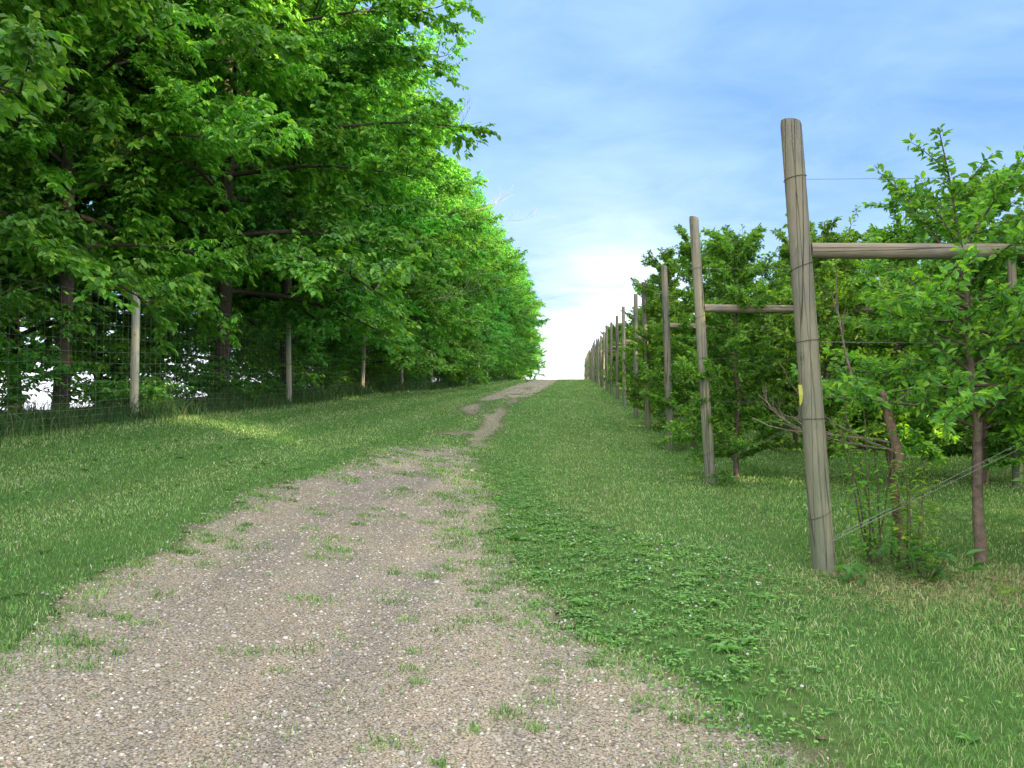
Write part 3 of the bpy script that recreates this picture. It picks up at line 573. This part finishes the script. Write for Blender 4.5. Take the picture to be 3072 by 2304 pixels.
while v < 120:
    k = int(tr.choice([0, 0, 2, 1])) if v < 24 else int(tr.choice([0, 1, 1]))
    o = place(shr, k, -8.9 + tr.normal(0, .35) - (.3 if k == 1 else 0), v, tr.uniform(.8, 1.15), tr.uniform(0, 6.28))
    tag(o, '%s leafy shrub from the camera filling the gap behind the wire fence' % ordinal(i), 'shrub', 'shrubs under the trees along the fence'); v += tr.uniform(1.0, 1.7) * (1 if v < 40 else 2.4); i += 1

# ---------------------------------------------------------------- deer fence
FV = [6.1, 12.56, 19.76, 26.8, 33.2, 40.1, 47.1, 53.5, 59.9, 66.6, 73.2, 80, 86.5, 93]
FX = -7.9
fence = empty('wire_fence', (FX, 12.56, float(ter(FX, 12.56))))
tag(fence, 'tall woven wire deer fence on pale round wooden posts along the trees', 'fence')
o0 = np.array([FX, 12.56, float(ter(FX, 12.56))])
for i, y in enumerate(FV):
    mb = MB(); g = float(ter(FX, y)); h = 2.46 + [0, 0, .03, -.1, .05][i % 5]; n = 10; z = np.linspace(-.3, h, n)
    ln = (0, .0, -.02, .03, -.03)[i % 5]
    P = np.stack([ln * z, np.full(n, 0.) + ln * .3 * z, z], 1); tube(mb, P, np.linspace(.078, .066, n), 14, wob=.02)
    mb.build('post', M_FPOST, fence, smooth=True, loc=(FX - o0[0], y - o0[1], g - o0[2]))
mb = MB(); heights = [.08, .18, .29, .41, .54, .69, .85, 1.03, 1.22, 1.43, 1.66, 1.92, 2.20]
ys = np.arange(-2, 96, 1.2)
for h in heights:
    z = ter(np.full(len(ys), FX), ys) + h + .02 * np.sin(ys * 1.3 + h * 7); tube(mb, np.stack([np.full(len(ys), FX + .085), ys, z], 1) - o0, .0022 if h not in (.08, 2.2) else .003, 4, cap=False)
for y in np.arange(1.0, 60, .17 * 1.0):
    if y > 22 and int(y / .17) % 2: continue
    g = float(ter(FX, y)); z = np.linspace(.05, 2.2, 5); jx = rng.normal(0, .006, 5)
    tube(mb, np.stack([np.full(5, FX + .087), y + jx, g + z + .02 * math.sin(y * 1.3)], 1) - o0, .0017, 3, cap=False)
mb.build('wire_mesh', M_FWIRE, fence)
# tall rank grass along the fence foot
mb = MB(); n = 52000; v = 2 + 95 * rng.random(n) ** 1.7; u = -8.0 + rng.normal(0, .42, n) - .25
k = (u < -7.15 + .25 * noise(u, v, 1.0, 18)); u, v = u[k], v[k]; n = len(u)
col = np.array([[.035, .095, .03], [.05, .12, .035], [.075, .15, .045], [.16, .18, .08]])[rng.choice(4, n, p=[.38, .35, .22, .05])] * rng.uniform(.8, 1.2, (n, 1))
blades(mb, u, v, ter(u, v) - .02, rng.uniform(.12, .48, n) * np.clip(1 + .5 * noise(u, v, 2, 19), .5, 1.5), .005 + .0007 * v, col, .8, 3)
tag(mb.build('tall_grass', M_GRASS), 'tall rank unmown grass along the foot of the wire fence', 'grass', kind='stuff')

# ---------------------------------------------------------------- right: orchard
PV = [5.81, 10.47, 14.73, 19.15, 22.85, 27.96, 32.5, 38.0, 42.1, 47.3, 51.4, 56.9, 61.6, 66.3]
while len(PV) < 28: PV.append(PV[-1] + 4.7)
PH = [3.48, 3.76, 3.66, 3.81, 3.83, 3.78, 3.70, 3.75, 3.82, 3.68, 3.58, 3.6, 3.73]
LEAN = [-.205, -.2, -.1, -.086, .016, -.022, 0, .03, -.04, .02, -.03, .01, 0]
UO = 1.9
PO = np.random.default_rng(3)
def pole(h, r0, r1, lean, bow=0., n=16, seed=0, crack=False):
    n = 110 if crack else n
    r = np.random.default_rng(seed); z = np.linspace(-.25, h, n); f = np.clip(z / h, 0, 1)
    P = np.stack([lean * f + bow * np.sin(f * math.pi) + r.normal(0, .002 if not crack else .0003, n), r.normal(0, .002 if not crack else .0003, n), z], 1)
    mb = MB(); rad = r0 + (r1 - r0) * f; rad[-1] *= .93
    if crack:
        ns = 150; th = np.arange(ns) / ns * 2 * math.pi; R_ = rad[:, None] * np.ones((n, ns))
        c0 = 1.42 + .10 * np.sin(z * 1.7) + .05 * np.sin(z * 5.1 + 1) - .10 * (z > 2.9) * (z - 2.9); wd = .030 + .012 * np.sin(z * 2.3)
        R_ *= 1 - .16 * np.exp(-((th[None] - c0[:, None]) / wd[:, None]) ** 2) * np.clip((z[:, None] + .1) * 4, 0, 1)
        c1 = .85 + .14 * np.sin(z * 2.4 + 2); R_ *= 1 - .07 * np.exp(-((th[None] - c1[:, None]) / .022) ** 2) * ((z[:, None] > .9) & (z[:, None] < 2.2))
        R_ *= 1 + .014 * np.sin(th * 2 + 1) + .009 * np.sin(th[None] * 5 + z[:, None] * 2.2) + .004 * np.sin(th[None] * 23 + np.sin(z[:, None] * 6) * 1.5) + .012 * np.exp(-((z[:, None] - 2.05) / .09) ** 2) * np.exp(-((th[None] - 1.0) / .35) ** 2)
        V = np.stack([P[:, 0:1] - R_ * np.cos(th), P[:, 1:2] - R_ * np.sin(th), np.broadcast_to(P[:, 2:3], R_.shape)], -1)
        V[-1, :, 2] += .012 * np.cos(th); j = np.arange(ns); k = (j + 1) % ns; i = np.arange(n - 1)[:, None] * ns
        mb.add(V.reshape(-1, 3), np.stack([i + j, i + k, i + ns + k, i + ns + j], -1).reshape(-1, 4))
        mb.add(np.vstack([V[-1], P[-1]]), np.stack([j, k, np.full(ns, ns)], -1))
        return mb
    tube(mb, P, rad, 20, cap=True, wob=.02)
    # slanted sawn top
    return mb
def ring(mb, c, r, tilt, rad=.0025, wraps=1):
    t = np.linspace(0, 2 * math.pi * wraps, 22 * wraps); z = tilt * np.cos(t) + .012 * t / 6.28
    tube(mb, np.stack([c[0] + r * np.cos(t), c[1] + r * np.sin(t), c[2] + z], 1), rad, 4, cap=False)
def lean_at(k, z, h): return LEAN[k] * np.clip(z / h, 0, 1)
ROWLOOK = ['nearest, split by a long dark crack', 'patched pale tan halfway up', 'dark grey, standing out of the leaves', 'slim and straight above the foliage']
for k, y in enumerate(PV):
    h = PH[k] if k < 13 else 3.7 + PO.normal(0, .08); ln = LEAN[k] if k < 13 else PO.normal(0, .03)
    while len(LEAN) <= k: LEAN.append(ln)
    g = float(ter(UO, y)); root = empty('trellis_post', (UO, y, g)); rz = .085 if k == 0 else .075
    LK = ROWLOOK[k] if k < 4 else 'row end beside the grass lane'
    tag(root, '%s trellis end post from the camera, round timber, %s' % (ordinal(k), LK), 'post', 'round timber end posts of the orchard rows')
    pole(h, rz, rz - (.012 if k else .008), ln, seed=50 + k, crack=k < 3).build('post', M_POST, root, smooth=True)
    if k < 12:
        for zz_, tl in ((.42, .04), (1.15, .0), (1.75, .01), (2.33, .03), (3.02, .012)):
            w_ = MB(); ring(w_, (lean_at(k, zz_, h), 0, zz_), rz + .004 if zz_ < 2 else rz - .002, tl, .0028); w_.build('wire_wrap', M_RUST, root)
    # long horizontal brace to the second post
    zb_ = 2.46; xb = 4.0; n = 14; t = np.linspace(0, 1, n); x0 = lean_at(k, zb_, h) + rz - .01
    if k < 14:
        mb = MB(); tube(mb, np.stack([x0 + (xb - x0) * t, .01 * np.sin(t * 4), zb_ - .02 * np.sin(t * 3.1) - .04 * t], 1), .058 if k else .06, 14, wob=.03); mb.build('brace', M_BRACE, root, smooth=True)
        mb = MB(); tube(mb, np.array([[xb + .07, 0, -.2], [xb + .075, 0, 1.5], [xb + .06, 0, 3.3]]), [.06, .057, .052], 14); mb.build('post', M_POST, root, smooth=True)
# wires of the first rows
for k, y in enumerate(PV[:10]):
    g = float(ter(UO, y)); h = PH[k]; root = empty('trellis_wire', (UO, y, g)); mbw = MB()
    for zz_ in (1.15, 1.75, 3.02) if k else (1.75, 3.02):
        xs = np.linspace(lean_at(k, zz_, h) + .08, 12, 14); gz = ter(UO + xs, np.full(14, y)) - g
        mbw.add(*(lambda m: (m.V[0], m.F4[0]))(_t := (lambda: (lambda q: (tube(q, np.stack([xs, np.full(14, .0), zz_ - .02 * np.sin(xs) + gz], 1), .0022, 4, cap=False), q)[1])(MB()))()))
    mbw.build('line_wire', M_WIRE, root)
    mbd = MB()
    for off in (-.018, .018):
        tube(mbd, np.array([[.03, -.07 + off, .24], [.12, -.06 + off, .29 + off * .3], [2.0, off, 1.25 + off], [4.0, 0, 2.28]]), .0024 if k == 0 else .0016, 5, cap=False)
    mbd.build('diagonal_wire', M_WIRE, root)
    tag(root, 'galvanised trellis wires strung from the %s end post into the apple trees' % ordinal(k), 'wire', 'trellis wires of the orchard rows')
ALEAF = np.array([[.085, .225, .045], [.115, .28, .05], [.17, .35, .05], [.24, .42, .055], [.055, .16, .045]])
def make_apple(seed, Ht, Rb, nb=26, zb=.55, leafL=.062, crook=.05, lean=0., name='apple_tree', dens=1.0, upper=True, flat=.4):
    r = np.random.default_rng(seed); root = empty(name, (0, 0, 0)); wood = MB(); fol = MB(); n = 14; z = np.linspace(-.1, Ht * .93, n); f = np.linspace(0, 1, n)
    wx = np.cumsum(r.normal(0, crook, n)); wy = np.cumsum(r.normal(0, crook * .6, n)); wx -= wx[0]; wy -= wy[0]; wx = wx * .6 + lean * f
    TP = np.stack([wx, wy, z], 1); bc = np.array([.135, .105, .085]); tube(wood, TP, .040 * (1 - f) ** .7 + .007, 9, bc, wob=.08)
    B_, D_, U_, C_, S_ = [], [], [], [], []
    def spurs(P, sp, per, clump):
        seg = np.linalg.norm(np.diff(P, axis=0), axis=1); tot = seg.sum(); m = max(2, int(tot / sp)); q = (np.arange(m) + r.random(m)) / m * (len(P) - 1); a = np.minimum(q.astype(int), len(P) - 2)
        b = P[a] + (P[a + 1] - P[a]) * (q - a)[:, None]; ax = norm(P[-1] - P[0])
        for x in range(per):
            az = r.uniform(0, 6.28, m); d = rot_to(0, az, r.normal(-.05, .5, m)) + ax * .5
            B_.append(b + norm(d) * .02); D_.append(d); U_.append(norm(np.stack([r.normal(0, 1.1, m), r.normal(0, 1.1, m), np.full(m, .8)], 1)))
            C_.append(ALEAF[r.choice(5, m, p=[.3, .28, .2, .10, .12])] * clump * r.uniform(.85, 1.15, (m, 1))); S_.append(leafL * r.uniform(.6, 1.25, m))
    for i in range(nb):
        fz = (i + r.random()) / nb; h = zb + (Ht * .93 - zb) * fz; p = np.array([np.interp(h, z, TP[:, 0]), np.interp(h, z, TP[:, 1]), h]); az = i * 2.4 + r.normal(0, .3)
        Ln = Rb * (1.05 - flat * fz) * r.uniform(.6, 1.2); el = R(r.uniform(0, 38)) if fz < .8 else R(r.uniform(35, 75)); P = [p]
        for s in range(6): el += r.normal(.0, .08) - .05; az += r.normal(0, .12); P.append(P[-1] + rot_to(0, az, el) * Ln / 6)
        P = np.array(P); tube(wood, P, np.linspace(.013, .004, 7), 4, bc * .9, cap=False); cl_ = r.uniform(.8, 1.2)
        spurs(P[1:], .038 / dens, 5, cl_)
        for j in range(4):
            q = int(r.integers(1, 6)); a2 = az + r.choice([-1, 1]) * r.uniform(.4, 1.2); e2 = r.uniform(0, .9); Q = [P[q]]
            for s in range(4): e2 += r.normal(.02, .08); Q.append(Q[-1] + rot_to(0, a2 + r.normal(0, .1), e2) * Ln * .38 / 4)
            Q = np.array(Q); tube(wood, Q, np.linspace(.006, .0025, 5), 3, bc, cap=False); spurs(Q, .035 / dens, 4, cl_)
    if upper:
        for i in range(13):
            h = Ht * r.uniform(.66, .93); p = np.array([np.interp(h, z, TP[:, 0]), np.interp(h, z, TP[:, 1]), h]); az = r.uniform(0, 6.28); e = R(r.uniform(50, 85)); Q = [p]; Ln = r.uniform(.45, .95)
            for s in range(5): Q.append(Q[-1] + rot_to(0, az, e + s * .06) * Ln / 5)
            Q = np.array(Q); tube(wood, Q, np.linspace(.006, .002, 6), 3, bc, cap=False); spurs(Q, .03, 2, 1.0)
    B_, D_, U_, C_, S_ = map(np.concatenate, (B_, D_, U_, C_, S_)); leaves(fol, B_, D_, U_, S_, S_ * .27, C_, droop=.3, fold=.3)
    wood.build('trunk', M_BARK, root, smooth=True); fol.build('foliage', M_ALEAF, root); return root
ap = [make_apple(61, 3.75, 1.1, 56, zb=.3, dens=1.7, leafL=.072), make_apple(62, 3.9, 1.15, 58, zb=.3, dens=1.7, leafL=.07), make_apple(63, 3.5, 1.1, 56, zb=.35, dens=1.7, leafL=.072), make_apple(64, 4.0, 1.05, 60, zb=.3, dens=1.7, leafL=.07), make_apple(65, 3.7, 1.15, 56, zb=.3, crook=.08, dens=1.6, leafL=.072)]
ar = np.random.default_rng(9)
near_apple = make_apple(71, 2.75, 1.1, 38, upper=False, flat=.15, zb=1.0, leafL=.068, crook=.03, lean=-.05)
near_apple.location = (3.2, 6.15, float(ter(3.2, 6.15)))
tag(near_apple, 'nearest apple tree, bare slender trunk at right edge under the thick timber brace', 'tree')
nth = lambda i: ordinal(i)
cntr = [2, 9, 10, 10, 11, 12, 11, 10, 9, 8, 7, 6, 5, 4, 4] + [3] * 13
for k, y in enumerate(PV):
    for j in range(cntr[k]):
        x = (4.55 if k == 0 else (2.42 if k < 4 else 2.95)) + 1.0 * j + ar.normal(0, .1)
        if k == 0 and j > 1: continue
        o = place(ap, int(ar.integers(0, 5)), x, y + .25 + ar.normal(0, .12), ar.uniform(.9, 1.1), ar.uniform(0, 6.28))
        if k == 0: lab = ['apple tree just beyond the right edge trunk in the first orchard row', 'apple tree furthest right in the first orchard row, past the brace post'][j]
        else: lab = '%s leafy apple tree in from the end post of orchard row %s' % (nth(j), nth(k))
        tag(o, lab, 'tree', 'apple trees trained on the orchard trellis')
# dead tree with suckers beside the first post
def T(u, v, z=0.): return np.array([u, v, float(ter(u, v)) + z])
dt = empty('dead_tree', T(2.50, 6.1)); mb = MB()
P = np.array([[.10, 0, -.1], [.09, 0, .15], [.07, 0, .4], [.04, 0, .62], [.09, 0, .85], [.03, 0, 1.02], [.0, 0, 1.2], [-.03, 0, 1.36]])
tube(mb, P, [.032, .028, .032, .036, .040, .038, .034, .024], 9, (.15, .105, .08), wob=.22); mb.build('trunk', vcol_mat('peeling_bark', nsc=20.), dt, smooth=True)
dr = np.random.default_rng(17); mb = MB()
def twig(p, az, el, ln, rad, dep, up=.03):
    n = 7; P = [np.array(p, float)]
    for s in range(n): az += dr.normal(0, .12); el += dr.normal(up, .09); P.append(P[-1] + rot_to(0, az, el) * ln / n)
    P = np.array(P); tube(mb, P, np.linspace(rad, rad * .3, n + 1), 4, (.20, .16, .14), cap=False)
    if dep:
        for k in range(4): i = int(dr.integers(2, n)); twig(P[i], az + dr.choice([-1, 1]) * dr.uniform(.3, .8), el + dr.uniform(-.3, .5), ln * dr.uniform(.25, .5), rad * .5, dep - 1)
twig((.05, 0, .95), math.pi * 1.02, .12, 1.15, .011, 2); twig((.05, 0, .9), math.pi * .95, -.02, 1.0, .010, 2); twig((.06, 0, .88), math.pi * 1.1, .3, .9, .009, 1)
twig((0, 0, 1.25), .25, .12, .55, .009, 1); twig((-.03, 0, 1.3), math.pi, -.05, .22, .016, 0); twig((.07, 0, .45), 0.2, -.1, .3, .008, 1); twig((-.24, 0, 1.3), 1.8, 1.35, .9, .014, 1)
mb.build('dead_branches', M_BARK, dt, smooth=True)
tag(dt, 'broken dead apple trunk with peeling bark and bare twigs beside the nearest post', 'dead tree')
def make_sucker(loc, seed, nst, hmax, label, leafL=.05, per=95):
    r = np.random.default_rng(seed); root = empty('sapling_clump', loc); wood = MB(); fol = MB(); B_, D_, U_, C_, S_ = [], [], [], [], []
    for i in range(nst):
        az = r.uniform(0, 6.28); e = R(r.uniform(74, 88)); P = [np.array([r.normal(0, .05), r.normal(0, .05), -.03])]; ln = hmax * r.uniform(.55, 1)
        for s in range(8): az += r.normal(0, .3); P.append(P[-1] + rot_to(0, az, e + r.normal(0, .05)) * ln / 8)
        P = np.array(P); tube(wood, P, np.linspace(.009, .003, 9), 5, (.10, .085, .06), cap=False); n = per; q = r.uniform(.8, 8, n); a = np.minimum(q.astype(int), 7)
        b = P[a] + (P[a + 1] - P[a]) * (q - a)[:, None]; d = rot_to(0, r.uniform(0, 6.28, n), r.normal(.15, .3, n)); b = b + d * r.uniform(.0, .12, (n, 1))
        B_.append(b); D_.append(d); U_.append(norm(np.stack([r.normal(0, .3, n), r.normal(0, .3, n), np.ones(n)], 1))); C_.append(ALEAF[r.integers(0, 4, n)] * r.uniform(.8, 1.1, (n, 1))); S_.append(leafL * r.uniform(.6, 1.3, n))
    B_, D_, U_, C_, S_ = map(np.concatenate, (B_, D_, U_, C_, S_)); leaves(fol, B_, D_, U_, S_, S_ * .28, C_, droop=.25, fold=.25)
    wood.build('stems', M_BARK, root, smooth=True); fol.build('foliage', M_ALEAF, root); tag(root, label, 'sapling'); return root
make_sucker(T(2.36, 6.0), 81, 7, 1.5, 'thin green suckers sprouting at the foot of the broken dead trunk')
make_sucker(T(2.62, 5.75), 84, 4, .95, 'short upright saplings just right of the broken dead trunk')
def make_weed(loc, seed, label, n=70, r0=.28, h0=.28, leafL=.10, col=(.055, .16, .04)):
    r = np.random.default_rng(seed); mb = MB(); st = MB(); o = empty('weed_clump', loc); p = np.stack([r.normal(0, r0 * .5, n), r.normal(0, r0 * .45, n), r.uniform(.02, h0, n)], 1); d = rot_to(0, r.uniform(0, 6.28, n), r.uniform(.1, 1.0, n)); l = leafL * r.uniform(.6, 1.3, n)
    leaves(mb, p, d, np.tile([0, 0, 1.], (n, 1)) + r.normal(0, .3, (n, 3)), l, l * .2, np.array(col) * r.uniform(.7, 1.3, (n, 1)), droop=.35, fold=.25)
    for i in range(0, n, 3): tube(st, np.array([[p[i, 0] * .3, p[i, 1] * .3, -.02], p[i]]), .003, 3, (.07, .13, .04), cap=False)
    mb.build('foliage', M_ALEAF, o); st.build('stems', M_ALEAF, o); tag(o, label, 'weeds'); return o
make_weed(T(2.48, 5.55), 91, 'leafy weed clump in front of the broken dead trunk', 90, .35, .30)
make_weed(T(2.0, 5.45), 92, 'small broad leaved weed at the foot of the nearest post', 14, .14, .12, .11, (.08, .2, .05))
make_weed(T(2.95, 5.2), 93, 'bright green seedling in dry straw left of the bare trunk', 26, .2, .08, .06, (.16, .32, .04))
make_weed(T(2.02, 10.2), 94, 'weeds around the foot of the second end post', 60, .3, .16, .08)
make_weed(T(2.0, 14.5), 95, 'weeds around the foot of the third end post', 50, .35, .2, .08)
# yellow marker tape on the nearest post
tp = MB(); q = np.array([[0, 0, 0], [.03, -.004, .0], [.034, -.012, -.07], [.026, -.006, -.14], [.01, .0, -.165], [.004, -.01, -.08]]); q2 = q + [0, .002, 0]
tp.add(q, [[0, 1, 2, 5], [5, 2, 3, 4]], (.30, .33, .06)); tp.add(q2, [[5, 2, 1, 0], [4, 3, 2, 5]], (.30, .33, .06))
tag(tp.build('marker_tape', vcol_mat('yellow_tape', rough=.5), loc=T(1.715, 5.78, 1.42)), 'strip of yellow marker tape hanging on the nearest post', 'tape')

# ---------------------------------------------------------------- unseen tree belt added outside the frame to block the low sun
mb = MB(); wr = np.random.default_rng(23); nW = 26000
cx_ = []; 
for yy in np.arange(-62, 70, 3.6):
    x0 = 50 + wr.normal(0, 2.0); hh = wr.uniform(19, 22.5) if yy < 14 else wr.uniform(20.5, 23.5); n = 3200
    zc = wr.beta(1.2, 1.1, n) * hh; rad = 3.5 * np.sqrt(np.clip(1 - ((zc / hh) - .45) ** 2 * 2.6, .05, 1)) * wr.uniform(.4, 1, n); a = wr.uniform(0, 6.28, n)
    if -15.5 < yy < 4 or 20 < yy < 34: k = (zc > 13.2 + wr.normal(0, .6, n)) | (wr.random(n) < (.32 if yy < -5.5 else .05)); zc, rad, a = zc[k], rad[k], a[k]; n = len(zc)  # low gaps opened so sun beams reach the orchard rows
    p = np.stack([x0 + rad * np.cos(a), yy + rad * np.sin(a), float(ter(x0, yy)) + zc + .6], 1)
    leaves(mb, p, norm(wr.normal(0, 1, (n, 3))), wr.normal(0, 1, (n, 3)), .75 * wr.uniform(.6, 1.3, n), .28, np.tile([.05, .12, .02], (n, 1)), simple=True)
    tube(mb, np.array([[x0, yy, float(ter(x0, yy)) - .3], [x0, yy, float(ter(x0, yy)) + hh * .9]]), [.25, .05], 6, (.1, .08, .06), cap=False)
tag(mb.build('shade_woods', M_LEAF), 'dense tree belt added out of view to shade the lane from low sun', 'shade_woods', kind='stuff')
